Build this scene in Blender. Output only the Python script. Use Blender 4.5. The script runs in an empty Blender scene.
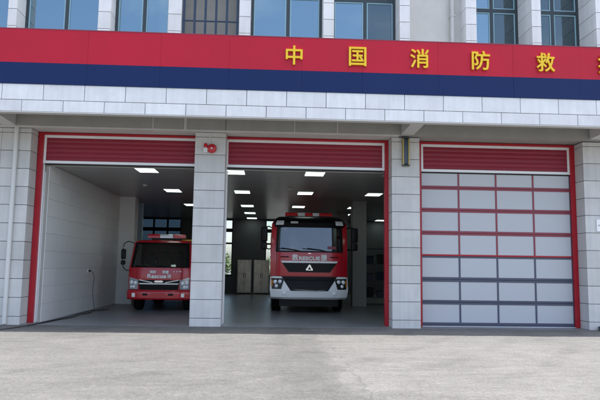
import bpy, math, random
from mathutils import Vector, Matrix
random.seed(7)
sc = bpy.context.scene
COL = sc.collection
R = math.radians

# ------------------------------------------------------------------ materials
def mat(name, col=(.5, .5, .5), rough=.6, metal=0., spec=.5, var=0., vscale=3., bump=0., bscale=40., island=0., coat=0., emit=None, estr=0.):
    m = bpy.data.materials.new(name); m.use_nodes = True
    nt = m.node_tree; N = nt.nodes; L = nt.links
    b = N['Principled BSDF']
    b.inputs['Roughness'].default_value = rough
    b.inputs['Metallic'].default_value = metal
    b.inputs['Specular IOR Level'].default_value = spec
    b.inputs['Coat Weight'].default_value = coat
    b.inputs['Coat Roughness'].default_value = .08
    b.inputs['Base Color'].default_value = (*col, 1)
    tc = N.new('ShaderNodeTexCoord')
    if var or island:
        mix = N.new('ShaderNodeHueSaturation'); mix.inputs['Color'].default_value = (*col, 1)
        val = None
        if var:
            n = N.new('ShaderNodeTexNoise'); n.inputs['Scale'].default_value = vscale; n.inputs['Detail'].default_value = 6; n.inputs['Roughness'].default_value = .6
            L.new(tc.outputs['Object'], n.inputs['Vector'])
            mr = N.new('ShaderNodeMapRange'); mr.inputs['From Min'].default_value = .3; mr.inputs['From Max'].default_value = .7
            mr.inputs['To Min'].default_value = 1 - var; mr.inputs['To Max'].default_value = 1 + var
            L.new(n.outputs['Fac'], mr.inputs['Value']); val = mr.outputs['Result']
            rr = N.new('ShaderNodeMapRange'); rr.inputs['To Min'].default_value = max(0.02, rough - .12); rr.inputs['To Max'].default_value = min(1, rough + .12)
            L.new(n.outputs['Fac'], rr.inputs['Value']); L.new(rr.outputs['Result'], b.inputs['Roughness'])
        if island:
            g = N.new('ShaderNodeNewGeometry')
            mr = N.new('ShaderNodeMapRange'); mr.inputs['To Min'].default_value = 1 - island; mr.inputs['To Max'].default_value = 1 + island
            L.new(g.outputs['Random Per Island'], mr.inputs['Value'])
            if val:
                mm = N.new('ShaderNodeMath'); mm.operation = 'MULTIPLY'; L.new(val, mm.inputs[0]); L.new(mr.outputs['Result'], mm.inputs[1]); val = mm.outputs[0]
            else: val = mr.outputs['Result']
        L.new(val, mix.inputs['Value']); L.new(mix.outputs['Color'], b.inputs['Base Color'])
    if bump:
        n2 = N.new('ShaderNodeTexNoise'); n2.inputs['Scale'].default_value = bscale; n2.inputs['Detail'].default_value = 5
        L.new(tc.outputs['Object'], n2.inputs['Vector'])
        bp = N.new('ShaderNodeBump'); bp.inputs['Strength'].default_value = bump; bp.inputs['Distance'].default_value = .01
        L.new(n2.outputs['Fac'], bp.inputs['Height']); L.new(bp.outputs['Normal'], b.inputs['Normal'])
    if emit:
        b.inputs['Emission Color'].default_value = (*emit, 1); b.inputs['Emission Strength'].default_value = estr
    return m

def glass(name, tint, refl, dark_clear=0.0, gcol=(1, 1, 1), rough=.02):
    """coated glass: mirror-like share over a dark or see-through body"""
    m = bpy.data.materials.new(name); m.use_nodes = True
    nt = m.node_tree; N = nt.nodes; L = nt.links
    for n in list(N):
        if n.type != 'OUTPUT_MATERIAL': N.remove(n)
    out = [n for n in N if n.type == 'OUTPUT_MATERIAL'][0]
    gl = N.new('ShaderNodeBsdfGlossy'); gl.inputs['Color'].default_value = (*gcol, 1); gl.inputs['Roughness'].default_value = rough
    if dark_clear:
        body = N.new('ShaderNodeBsdfTransparent'); body.inputs['Color'].default_value = (*tint, 1)
    else:
        body = N.new('ShaderNodeBsdfDiffuse'); body.inputs['Color'].default_value = (*tint, 1)
    fr = N.new('ShaderNodeFresnel'); fr.inputs['IOR'].default_value = 1.5
    mr = N.new('ShaderNodeMapRange'); mr.inputs['To Min'].default_value = refl; mr.inputs['To Max'].default_value = 1.0
    L.new(fr.outputs['Fac'], mr.inputs['Value'])
    mx = N.new('ShaderNodeMixShader'); L.new(mr.outputs['Result'], mx.inputs['Fac']); L.new(body.outputs[0], mx.inputs[1]); L.new(gl.outputs[0], mx.inputs[2])
    L.new(mx.outputs[0], out.inputs['Surface'])
    # a little waviness in the pane
    tc = N.new('ShaderNodeTexCoord'); no = N.new('ShaderNodeTexNoise'); no.inputs['Scale'].default_value = 1.6
    L.new(tc.outputs['Object'], no.inputs['Vector'])
    bp = N.new('ShaderNodeBump'); bp.inputs['Strength'].default_value = .06; bp.inputs['Distance'].default_value = .05
    L.new(no.outputs['Fac'], bp.inputs['Height']); L.new(bp.outputs['Normal'], gl.inputs['Normal'])
    return m

M = {}
def stone(name, col, dirt=.22):
    """granite-look cladding: fine speckle, cloudy tone, rain streaks running down, each slab a little different"""
    m = mat(name, col, .6, spec=.35, bump=.08, bscale=60)
    nt = m.node_tree; N = nt.nodes; L = nt.links; b = N['Principled BSDF']
    tc = N.new('ShaderNodeTexCoord')
    def noise(scale, det=5, mp=None, dist=0):
        n = N.new('ShaderNodeTexNoise'); n.inputs['Scale'].default_value = scale; n.inputs['Detail'].default_value = det; n.inputs['Distortion'].default_value = dist
        if mp:
            k = N.new('ShaderNodeMapping'); k.inputs['Scale'].default_value = mp; L.new(tc.outputs['Object'], k.inputs['Vector']); L.new(k.outputs['Vector'], n.inputs['Vector'])
        else: L.new(tc.outputs['Object'], n.inputs['Vector'])
        return n.outputs['Fac']
    def rng(v, a, b_, c, d):
        r = N.new('ShaderNodeMapRange'); r.inputs['From Min'].default_value = a; r.inputs['From Max'].default_value = b_
        r.inputs['To Min'].default_value = c; r.inputs['To Max'].default_value = d; L.new(v, r.inputs['Value']); return r.outputs['Result']
    def mul(a, b_):
        k = N.new('ShaderNodeMath'); k.operation = 'MULTIPLY'; L.new(a, k.inputs[0]); L.new(b_, k.inputs[1]); return k.outputs[0]
    g = N.new('ShaderNodeNewGeometry')
    v = rng(noise(120, 3), .35, .65, .9, 1.08)
    v = mul(v, rng(noise(2.2, 6, dist=.6), .3, .7, 1 - dirt * .5, 1.06))
    v = mul(v, rng(noise(1.0, 5, (9, 9, .45)), .35, .75, 1.04, 1 - dirt * .6))
    v = mul(v, rng(g.outputs['Random Per Island'], 0, 1, .92, 1.06))
    h = N.new('ShaderNodeHueSaturation'); h.inputs['Color'].default_value = (*col, 1); L.new(v, h.inputs['Value'])
    L.new(h.outputs['Color'], b.inputs['Base Color'])
    return m
M['tile'] = stone('grey_stone_tile', (.605, .6, .585), .12)
M['tile_light'] = stone('pale_stone_tile', (.8, .805, .81), .1)
M['joint'] = mat('dark_joint', (.1, .1, .1), .9)
M['concrete'] = mat('painted_concrete', (.36, .35, .32), .85, var=.08, vscale=2, bump=.15, bscale=30)
M['beamlow'] = mat('pale_render', (.6, .59, .56), .8, var=.06, vscale=2)
M['wall_in'] = mat('white_interior_wall', (.8, .805, .8), .65, var=.05, vscale=1.2)
M['tile_in'] = mat('white_wall_tile', (.8, .805, .8), .35, island=.03)
M['wall_mid'] = mat('shade_dimmed_column', (.4, .4, .39), .6, var=.06, vscale=1.2)  # white columns; their dimness in the hall is put into the colour
M['wall_dark'] = mat('shade_darkened_wall', (.13, .135, .14), .7, var=.08, vscale=1.5)  # grey-white wall; low light deep in the hall is put into its colour
M['red'] = mat('red_door_frame_paint', (.42, .008, .02), .35, var=.08, vscale=6)
M['maroon'] = mat('dark_red_roller_slats', (.27, .012, .035), .45, var=.06, vscale=4)
M['silver'] = mat('aluminium_trim', (.82, .83, .84), .38, metal=.15)
M['seal'] = mat('black_rubber_seal', (.015, .015, .017), .7)
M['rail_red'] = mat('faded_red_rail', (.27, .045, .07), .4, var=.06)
M['rail_slate'] = mat('slate_shelf_and_rail_reflection', (.075, .085, .13), .4, var=.06)  # lower door rails: a reflection put into slate colour; also rack shelves and boxes
M['panel'] = mat('pale_door_panel', (.53, .55, .58), .3, spec=.5, island=.035)
M['sign_red'] = mat('glossy_red_sign_panel', (.52, .005, .027), .4, spec=.35, var=.07, vscale=.7, bump=.6, bscale=1.1)
M['sign_blue'] = mat('glossy_blue_sign_panel', (.005, .021, .10), .42, spec=.25, var=.07, vscale=.7, bump=.6, bscale=1.1)
M['yellow'] = mat('yellow_letter_face', (.95, .62, .01), .4)
M['orange'] = mat('shadowed_letter_side', (.6, .2, .005), .5)  # shadow edges of the raised yellow letters, put into the side colour
M['frame_dark'] = mat('dark_grey_window_frame', (.035, .05, .06), .4)
M['sash'] = mat('pale_blue_sash', (.3, .5, .58), .4)
M['grille'] = mat('navy_blue_metal', (.02, .04, .085), .45)
M['glass_up'] = glass('blue_coated_glass', (.014, .03, .04), .34, gcol=(.6, .83, .95))
M['glass_up_dark'] = glass('dark_reflection_glass', (.012, .03, .04), .10, gcol=(.8, .95, 1.0))  # weaker mirror share and dark body stand in for dark reflections
M['glass_cab'] = glass('windscreen_glass', (.42, .47, .47), .06, dark_clear=1)
M['glass_cab_blue'] = glass('reflective_windscreen_glass', (.09, .11, .13), .11, dark_clear=1, gcol=(.8, .85, .9))
M['glass_tint'] = glass('dusty_tinted_glass', (.16, .21, .27), .05, dark_clear=1)
M['glass_back'] = glass('clear_window_glass', (.93, .97, .97), .04, dark_clear=1)
M['frost'] = mat('frosted_blue_pane', (.18, .24, .3), .35)
M['pipe'] = mat('white_plastic_pipe', (.68, .68, .66), .45)
M['bell_red'] = mat('red_plastic', (.5, .012, .02), .35, coat=.3)
M['brass'] = mat('brass_trim', (.42, .33, .12), .4, metal=.6)
M['navy'] = mat('dark_blue_lens', (.03, .05, .09), .25)
M['black'] = mat('black_plastic', (.005, .0055, .0065), .4, spec=.2)
M['tyre'] = mat('black_tyre_rubber', (.008, .008, .008), .85, spec=.2)
M['rim'] = mat('painted_wheel_rim', (.3, .3, .31), .4, metal=.4)
M['truck_red'] = mat('red_truck_paint', (.52, .006, .018), .28, spec=.5, coat=.5)
M['truck_red_dk'] = mat('deep_red_truck_paint', (.5, .006, .018), .3, coat=.4)
M['chrome'] = mat('chrome', (.75, .76, .77), .15, metal=1)
M['chrome_bright'] = mat('satin_chrome', (.88, .88, .88), .25, metal=.4)
M['white'] = mat('white_bumper_paint', (.92, .92, .92), .35, coat=.3)
M['letter_w'] = mat('white_lettering', (.9, .9, .9), .5)
M['lamp_glass'] = mat('clear_headlamp_lens', (.85, .87, .88), .15, spec=.8, metal=.1)
M['lamp_dark'] = mat('headlamp_housing', (.018, .02, .022), .3)
M['lamp_mid'] = mat('grey_headlamp_lens', (.45, .47, .5), .15, spec=.8, metal=.3)
M['light_red'] = mat('red_beacon_lens', (.6, .01, .015), .2, coat=.5)
M['amber'] = mat('amber_lens', (.7, .25, .03), .25)
M['hi_vis'] = mat('yellow_green_strip', (.55, .75, .05), .6)
M['seat'] = mat('dark_grey_seat_fabric', (.05, .05, .055), .9)
M['steel'] = mat('brushed_stainless_steel', (.24, .225, .2), .22, metal=.95, var=.35, vscale=2.5)
M['shutter'] = mat('silver_roller_shutter', (.5, .51, .52), .4, metal=.5)
M['ceiling'] = mat('grey_ceiling_strips', (.36, .36, .35), .28, metal=.0, island=.05)
M['tube'] = mat('lit_ceiling_panel', (.8, .85, .82), .5, emit=(.8, 1, .93), estr=1.2)
M['floor'] = mat('smooth_concrete_floor', (.19, .195, .2), .33, spec=.4, var=.16, vscale=1.3, bump=.05, bscale=20)
M['leaf'] = mat('green_leaves', (.07, .12, .03), .6, island=.45)
M['bark'] = mat('brown_bark', (.09, .065, .045), .9, var=.2)
M['cable'] = mat('black_rubber_cable', (.012, .012, .014), .6)
M['blue_post'] = mat('pale_blue_painted_metal', (.5, .68, .82), .35)
M['kerb'] = mat('dark_grey_kerb_stone', (.1, .105, .11), .8, var=.15)
M['red_gear'] = mat('dull_red_gear', (.2, .02, .02), .6)

def ground_material():
    m = bpy.data.materials.new('sunlit_concrete_apron'); m.use_nodes = True
    nt = m.node_tree; N = nt.nodes; L = nt.links; b = N['Principled BSDF']
    b.inputs['Roughness'].default_value = .88; b.inputs['Specular IOR Level'].default_value = .25
    tc = N.new('ShaderNodeTexCoord')
    def noise(scale, det=6, rough=.6, mp=None, dist=0):
        n = N.new('ShaderNodeTexNoise'); n.inputs['Scale'].default_value = scale; n.inputs['Detail'].default_value = det
        n.inputs['Roughness'].default_value = rough; n.inputs['Distortion'].default_value = dist
        if mp:
            k = N.new('ShaderNodeMapping'); k.inputs['Scale'].default_value = mp[0]; k.inputs['Rotation'].default_value = (0, 0, mp[1])
            L.new(tc.outputs['Object'], k.inputs['Vector']); L.new(k.outputs['Vector'], n.inputs['Vector'])
        else: L.new(tc.outputs['Object'], n.inputs['Vector'])
        return n.outputs['Fac']
    def rng(v, a, b_, c, d, smooth=False):
        r = N.new('ShaderNodeMapRange')
        if smooth: r.interpolation_type = 'SMOOTHSTEP'
        r.inputs['From Min'].default_value = a; r.inputs['From Max'].default_value = b_
        r.inputs['To Min'].default_value = c; r.inputs['To Max'].default_value = d
        L.new(v, r.inputs['Value']); return r.outputs['Result']
    def mul(a, b_, op='MULTIPLY'):
        k = N.new('ShaderNodeMath'); k.operation = op
        for i, q in enumerate((a, b_)):
            if isinstance(q, (int, float)): k.inputs[i].default_value = q
            else: L.new(q, k.inputs[i])
        return k.outputs[0]
    v = rng(noise(.3, 5), .3, .7, .92, 1.06)
    v = mul(v, rng(noise(1, 7, .68, ((.5, 2.0, 1), R(15)), 2.2), .34, .66, .85, 1.11))      # broom and tyre streaks
    v = mul(v, rng(noise(1, 6, .6, ((1.4, .3, 1), R(-24)), .8), .35, .7, .93, 1.05))
    v = mul(v, rng(noise(7, 6, .7), .3, .7, .9, 1.08))
    v = mul(v, rng(noise(26, 5, .85), .32, .68, .68, 1.3))
    v = mul(v, rng(noise(110, 2, .7), .32, .68, .72, 1.25))
    # curved tyre marks: thin rings of large radius, broken up by noise
    for (cx, cy, sc_, lo) in ((-14, 9, 2.2, .9), (12, -22, 1.7, .93)):
        mp = N.new('ShaderNodeMapping'); mp.inputs['Location'].default_value = (-cx, -cy, 0); L.new(tc.outputs['Object'], mp.inputs['Vector'])
        w = N.new('ShaderNodeTexWave'); w.wave_type = 'RINGS'; w.rings_direction = 'Z'; w.inputs['Scale'].default_value = sc_ * .12
        w.inputs['Distortion'].default_value = 2.2; w.inputs['Detail'].default_value = 3; w.inputs['Detail Scale'].default_value = .6
        L.new(mp.outputs['Vector'], w.inputs['Vector'])
        a = rng(w.outputs['Fac'], .72, .98, 0, 1, True)
        a = mul(a, rng(noise(.5, 3), .42, .6, 0, 1, True))
        v = mul(v, rng(a, 0, 1, 1, lo))
    # worn darker lane with an irregular edge
    sx = N.new('ShaderNodeSeparateXYZ'); L.new(tc.outputs['Object'], sx.inputs['Vector'])
    x = mul(sx.outputs['X'], mul(rng(noise(1.1, 6, .7), 0, 1, -.7, .7), 0, 'ADD'), 'ADD')
    lane = mul(rng(x, -.55, -.05, 0, 1, True), rng(x, .72, .82, 1, 0, True))
    v = mul(v, rng(mul(lane, rng(noise(3, 5, .7), .25, .6, .3, 1)), 0, 1, 1, .84))
    v = mul(v, rng(x, .55, .8, .95, 1.06, True))
    # slab joint and hairline crack near the middle door
    c1 = mul(mul(sx.outputs['X'], mul(rng(noise(2.5, 5, .7), 0, 1, -.22, .22), -.9, 'ADD'), 'ADD'), 0, 'ADD')
    ab = N.new('ShaderNodeMath'); ab.operation = 'ABSOLUTE'; L.new(c1, ab.inputs[0])
    v = mul(v, rng(ab.outputs[0], 0, .02, .72, 1))
    h = N.new('ShaderNodeHueSaturation'); h.inputs['Color'].default_value = (.155, .154, .146, 1)
    L.new(v, h.inputs['Value']); L.new(h.outputs['Color'], b.inputs['Base Color'])
    bp = N.new('ShaderNodeBump'); bp.inputs['Strength'].default_value = .7; bp.inputs['Distance'].default_value = .01
    L.new(noise(30, 6, .8), bp.inputs['Height']); L.new(bp.outputs['Normal'], b.inputs['Normal'])
    return m
M['ground'] = ground_material()

# ------------------------------------------------------------------ mesh helpers
class MB:
    def __init__(s): s.v = []; s.f = []
    def add(s, vs, fs):
        k = len(s.v); s.v += [tuple(p) for p in vs]; s.f += [tuple(i + k for i in f) for f in fs]; return s
    def box(s, x0, x1, y0, y1, z0, z1):
        vs = [(x, y, z) for z in (z0, z1) for y in (y0, y1) for x in (x0, x1)]
        return s.add(vs, [(0, 2, 3, 1), (4, 5, 7, 6), (0, 1, 5, 4), (2, 6, 7, 3), (0, 4, 6, 2), (1, 3, 7, 5)])
    def prism(s, poly, a0, a1, axis='y'):
        """poly of (p,q): axis y -> (x,z), axis x -> (y,z), axis z -> (x,y)"""
        n = len(poly)
        def P(p, q, a): return {'y': (p, a, q), 'x': (a, p, q), 'z': (p, q, a)}[axis]
        vs = [P(p, q, a0) for p, q in poly] + [P(p, q, a1) for p, q in poly]
        fs = [tuple(range(n)), tuple(range(2 * n - 1, n - 1, -1))] + [(i, i + n, (i + 1) % n + n, (i + 1) % n) for i in range(n)]
        return s.add(vs, fs)
    def cyl(s, c, r, h, axis='z', n=24, r2=None):
        r2 = r if r2 is None else r2
        vs = []
        for k, (rr, t) in enumerate(((r, 0), (r2, h))):
            for i in range(n):
                a = 2 * math.pi * i / n; p, q = rr * math.cos(a), rr * math.sin(a)
                d = {'z': (p, q, t), 'y': (p, t, q), 'x': (t, p, q)}[axis]
                vs.append((c[0] + d[0], c[1] + d[1], c[2] + d[2]))
        fs = [tuple(range(n)), tuple(range(2 * n - 1, n - 1, -1))] + [(i, i + n, (i + 1) % n + n, (i + 1) % n) for i in range(n)]
        return s.add(vs, fs)
    def lathe(s, c, prof, axis='y', n=28):
        """prof of (r, t) along the axis"""
        vs = []
        for r, t in prof:
            for i in range(n):
                a = 2 * math.pi * i / n; p, q = r * math.cos(a), r * math.sin(a)
                d = {'z': (p, q, t), 'y': (p, t, q), 'x': (t, p, q)}[axis]
                vs.append((c[0] + d[0], c[1] + d[1], c[2] + d[2]))
        fs = [(j * n + i, j * n + (i + 1) % n, (j + 1) * n + (i + 1) % n, (j + 1) * n + i) for j in range(len(prof) - 1) for i in range(n)]
        fs += [tuple(range(n)), tuple(range(len(vs) - 1, len(vs) - n - 1, -1))]
        return s.add(vs, fs)
    def tube(s, pts, r, n=8):
        pts = [Vector(p) for p in pts]; vs = []
        ref = Vector((0, 0, 1))
        for i, p in enumerate(pts):
            d = (pts[min(i + 1, len(pts) - 1)] - pts[max(i - 1, 0)]).normalized()
            u = d.cross(ref)
            if u.length < .1: u = d.cross(Vector((1, 0, 0)))
            u.normalize(); w = d.cross(u)
            rr = r[i] if isinstance(r, (list, tuple)) else r
            for k in range(n):
                a = 2 * math.pi * k / n; vs.append(p + (u * math.cos(a) + w * math.sin(a)) * rr)
        fs = [(j * n + i, j * n + (i + 1) % n, (j + 1) * n + (i + 1) % n, (j + 1) * n + i) for j in range(len(pts) - 1) for i in range(n)]
        fs += [tuple(range(n)), tuple(range(len(vs) - 1, len(vs) - n - 1, -1))]
        return s.add(vs, fs)
    def patch(s, yf, b, t, off=.01, th=.03, n=14, nz=3):
        """slab that follows the surface y=yf(x,z): b=(x0,x1,z) bottom edge, t=(x0,x1,z) top edge; its face stands off in front of it"""
        vs = []
        for lay in (0, 1):
            for j in range(nz + 1):
                w = j / nz; x0 = b[0] + (t[0] - b[0]) * w; x1 = b[1] + (t[1] - b[1]) * w
                for i in range(n + 1):
                    x = x0 + (x1 - x0) * i / n
                    zz0 = b[2] if not isinstance(b[2], tuple) else b[2][0] + (b[2][1] - b[2][0]) * i / n
                    zz1 = t[2] if not isinstance(t[2], tuple) else t[2][0] + (t[2][1] - t[2][0]) * i / n
                    z = zz0 + (zz1 - zz0) * w
                    vs.append((x, yf(x, z) - off + lay * th, z))
        W = n + 1; K = W * (nz + 1); fs = []
        for j in range(nz):
            for i in range(n):
                a = j * W + i; fs.append((a, a + 1, a + W + 1, a + W)); fs.append((a + K, a + W + K, a + W + 1 + K, a + 1 + K))
        for i in range(n):
            fs.append((i, i + K, i + 1 + K, i + 1)); a = nz * W + i; fs.append((a, a + 1, a + 1 + K, a + K))
        for j in range(nz):
            a = j * W; fs.append((a, a + W, a + W + K, a + K)); a = j * W + n; fs.append((a, a + K, a + W + K, a + W))
        return s.add(vs, fs)

def obj(name, mb, m, parent=None, bevel=0, smooth=True, segs=2, mats=None):
    me = bpy.data.meshes.new(name); me.from_pydata(mb.v, [], mb.f); me.update()
    import bmesh
    bm = bmesh.new(); bm.from_mesh(me)
    bmesh.ops.recalc_face_normals(bm, faces=bm.faces)
    if bevel:
        es = [e for e in bm.edges if len(e.link_faces) == 2 and e.calc_face_angle(0) > .6]
        bmesh.ops.bevel(bm, geom=es, offset=bevel, segments=segs, affect='EDGES', clamp_overlap=True, profile=.5)
    bm.to_mesh(me); bm.free()
    me.materials.append(M[m] if isinstance(m, str) else m)
    if smooth:
        for p in me.polygons: p.use_smooth = True
        me.set_sharp_from_angle(angle=R(17 if bevel else 32))
    o = bpy.data.objects.new(name, me); COL.objects.link(o)
    if parent: o.parent = parent
    return o
def tag(o, label=None, cat=None, group=None, kind=None):
    if label: o['label'] = label
    if cat: o['category'] = cat
    if group: o['group'] = group
    if kind: o['kind'] = kind
    return o
def empty(name, loc, label, cat, group=None, rz=0):
    o = bpy.data.objects.new(name, None); COL.objects.link(o); o.location = loc; o.rotation_euler = (0, 0, rz); o.empty_display_size = .2
    return tag(o, label, cat, group)
def copy_tree(o, parent=None):
    c = o.copy(); COL.objects.link(c)
    if parent: c.parent = parent
    for ch in list(o.children): copy_tree(ch, c)
    return c
def text_mesh(s, size, depth, off=0.):
    cu = bpy.data.curves.new('lettering', 'FONT'); cu.body = s; cu.size = 1; cu.extrude = depth / 2; cu.offset = off; cu.resolution_u = 3
    cu.align_x = 'LEFT'
    t = bpy.data.objects.new('lettering', cu); COL.objects.link(t)
    dg = bpy.context.evaluated_depsgraph_get(); me = bpy.data.meshes.new_from_object(t.evaluated_get(dg))
    bpy.data.objects.remove(t); 
    xs = [v.co.x for v in me.vertices]; ys = [v.co.y for v in me.vertices]
    return me, (min(xs), max(xs), min(ys), max(ys))
def put_text(name, s, x0, x1, z0, z1, y, depth, m, parent, off=.0, side=None):
    """text standing upright facing -Y, fitted into the box"""
    me, (a, b, c, d) = text_mesh(s, 1, 1)
    for v in me.vertices:
        px, py, pz = v.co
        v.co = (x0 + (px - a) / (b - a) * (x1 - x0), y - pz * depth - depth / 2, z0 + (py - c) / (d - c) * (z1 - z0))
    # heavier strokes: slightly shifted copies, each a hair behind the last so no faces coincide
    if off:
        vs = [tuple(v.co) for v in me.vertices]; fs = [tuple(p.vertices) for p in me.polygons]; n = len(vs); V = list(vs); F = list(fs)
        for k, (dx, dz) in enumerate(((1, 0), (-1, 0), (0, 1), (0, -1), (.7, .7), (-.7, .7), (.7, -.7), (-.7, -.7))):
            V += [(x + dx * off, yy + .0004 * (k + 1), zz + dz * off) for x, yy, zz in vs]; F += [tuple(i + n * (k + 1) for i in f) for f in fs]
        me = bpy.data.meshes.new(name); me.from_pydata(V, [], F)
    me.materials.clear(); me.materials.append(M[m])
    if side: me.materials.append(M[side])
    me.update()
    if side:
        for p in me.polygons: p.material_index = 0 if abs(p.normal.y) > .9 else 1
    me.name = name
    o = bpy.data.objects.new(name, me); COL.objects.link(o); o.parent = parent
    return o

# ------------------------------------------------------------------ ground
g = MB()
g.add([(-600, -600, -.012), (600, -600, -.012), (600, 600, -.012), (-600, 600, -.012)], [(0, 1, 2, 3)])
tag(obj('ground', g, 'ground'), kind='structure')
g = MB(); g.box(-10.2, 10.2, .02, 18.6, -.2, 0)
tag(obj('floor', g, 'floor'), kind='structure')

# ------------------------------------------------------------------ fire station
FS = empty('fire_station', (0, 0, 0), 'grey stone clad fire station with three red framed truck doors under a wide canopy', 'fire station')
PIL = [(-7.08, -6.36), (-2.27, -1.50), (2.78, 3.50), (7.84, 8.56)]
JOINTS = [-.02, .19, .645, 1.10, 1.555, 2.01, 2.465, 2.92, 3.375, 3.83, 4.285, 4.74, 4.86]
GAP = .0065
def clad(mb, x0, x1, y0, y1, zs):
    """stone slabs wrapped round a core, open joints between courses"""
    for a, b in zip(zs[:-1], zs[1:]):
        mb.box(x0, x1, y0, y1, a + GAP, b - GAP)
for (x0, x1) in PIL:
    mb = MB(); clad(mb, x0, x1, 0, .44, JOINTS)
    p = obj('pillar', mb, 'tile', FS, bevel=.003, segs=1)
    mb = MB(); mb.box(x0 + .02, x1 - .02, .02, .435, -.02, 4.9)
    obj('joint_core', mb, 'joint', p)
for (x0, x1) in ((-2.055, -1.665), (2.825, 3.515)):
    mb = MB(); mb.box(x0, x1, .442, .66, 0, 4.87); obj('inner_pier', mb, 'wall_in', FS)
# walls left and right of the bays, set in line with the pillars
for (x0, x1, n) in ((-10.4, -7.08, 3), (8.56, 10.4, 2)):
    mb = MB(); w = (x1 - x0) / n
    for a, b in zip(JOINTS[:-1], JOINTS[1:]):
        for i in range(n):
            mb.box(x0 + i * w + GAP, x0 + (i + 1) * w - GAP, .0, .3, a + GAP, b - GAP)
    p = obj('wall', mb, 'tile', FS, bevel=.003, segs=1)
    mb = MB(); mb.box(x0, x1, .02, .56, -.02, 4.9); obj('joint_core', mb, 'joint', p)
# lintel beam above the doors
mb = MB(); mb.box(-10.4, 10.4, -.10, .60, 4.88, 5.62)
beam = obj('lintel_beam', mb, 'concrete', FS)
mb = MB(); mb.box(-10.4, 2.95, -.106, -.1, 4.875, 4.905); obj('drip_edge', mb, 'beamlow', beam)
mb = MB(); mb.box(-10.4, 2.95, -.10, .42, 4.866, 4.8795); obj('lit_soffit_strip', mb, 'beamlow', beam)  # pale underside paints the light coming up from the ground
for x in (-3.33, -2.52, .25, 1.35):
    mb = MB(); wv = .03 if x == -2.52 else .012
    mb.box(x - wv, x + wv, -.112, -.1, 4.905, 5.6); obj('cover_strip', mb, 'beamlow', beam)
mb = MB(); mb.box(-1.507, -1.493, -.103, -.09, 4.905, 5.6); obj('movement_joint', mb, 'joint', beam)
# cantilever brackets
for (x0, x1) in ((-7.05, -6.72), (3.0, 3.33), (7.97, 8.30)):
    mb = MB(); mb.prism([(-.112, 4.905), (-1.31, 4.935), (-1.31, 5.6), (-.112, 5.6)], x0, x1, 'x')
    obj('bracket', mb, 'beamlow', FS, bevel=.008)
# canopy slab and fascia cladding
mb = MB(); mb.box(-10.4, 10.4, -1.32, .0, 5.621, 5.95); mb.box(-10.4, 10.4, -1.398, -1.30, 4.93, 5.62)
obj('canopy', mb, 'concrete', FS)
mb = MB(); mb.box(-10.4, 10.4, -1.445, -1.27, 4.905, 4.929); obj('canopy_edge_trim', mb, 'beamlow', FS)
mb = MB(); W_ = .93
for (z0, z1, ph) in ((4.93, 5.2, -.47), (5.2, 5.575, 0)):
    x = -10.23 + ph
    while x < 10.4:
        a, b = max(x, -10.4), min(x + W_, 10.4)
        if b - a > .1: mb.box(a + .0065, b - .0065, -1.44, -1.40, z0 + .0065, z1 - .0065)
        x += W_
obj('fascia_cladding', mb, 'tile_light', FS, bevel=.0025, segs=1)
mb = MB(); mb.box(-10.4, 10.4, -1.41, -1.399, 4.93, 5.575); obj('fascia_joint_backing', mb, 'joint', FS)
mb = MB(); mb.box(-10.4, 10.4, -1.42, -1.20, 5.951, 6.80); mb.box(-10.4, 10.4, -1.42, -1.321, 5.576, 5.9505)
obj('parapet', mb, 'concrete', FS)

# signboard along the parapet
SB = empty('signboard', (0, -1.45, 5.57), 'long red and dark blue signboard with raised yellow Chinese characters on the canopy', 'signboard')
z0 = -.002
seams = [-10.4, -8.0, -4.62, -2.95, -1.36, .35, 1.78, 3.6, 5.42, 7.05, 8.6, 10.4]
mb = MB(); mb2 = MB()
for i, (a, b) in enumerate(zip(seams[:-1], seams[1:])):
    dy = (.0, .003, .001, .004, .0, .002, .0035, .001, .003, 0, .002)[i]
    mb.box(a + .0015, b - .0015, -.006 - dy, .025, .505, 1.30); mb2.box(a + .0015, b - .0015, -.006 - dy, .025, 0, .504)
obj('red_band', mb, 'sign_red', SB); obj('blue_band', mb2, 'sign_blue', SB)
mb = MB(); mb.box(-10.4, 10.4, -.014, .028, 1.301, 1.322); obj('top_edge', mb, 'rail_red', SB)
for ch, x, zc in (('中', .16, .86), ('国', 1.66, .875), ('消', 3.14, .875), ('防', 4.62, .875), ('救', 6.2, .88), ('援', 7.72, .88)):
    w = .19 if ch == '中' else (.2 if ch == '国' else .215)
    h = .225
    put_text('character', ch, x - w, x + w, zc - h, zc + h, -.012, .05, 'yellow', SB, off=.008, side='orange')

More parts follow.
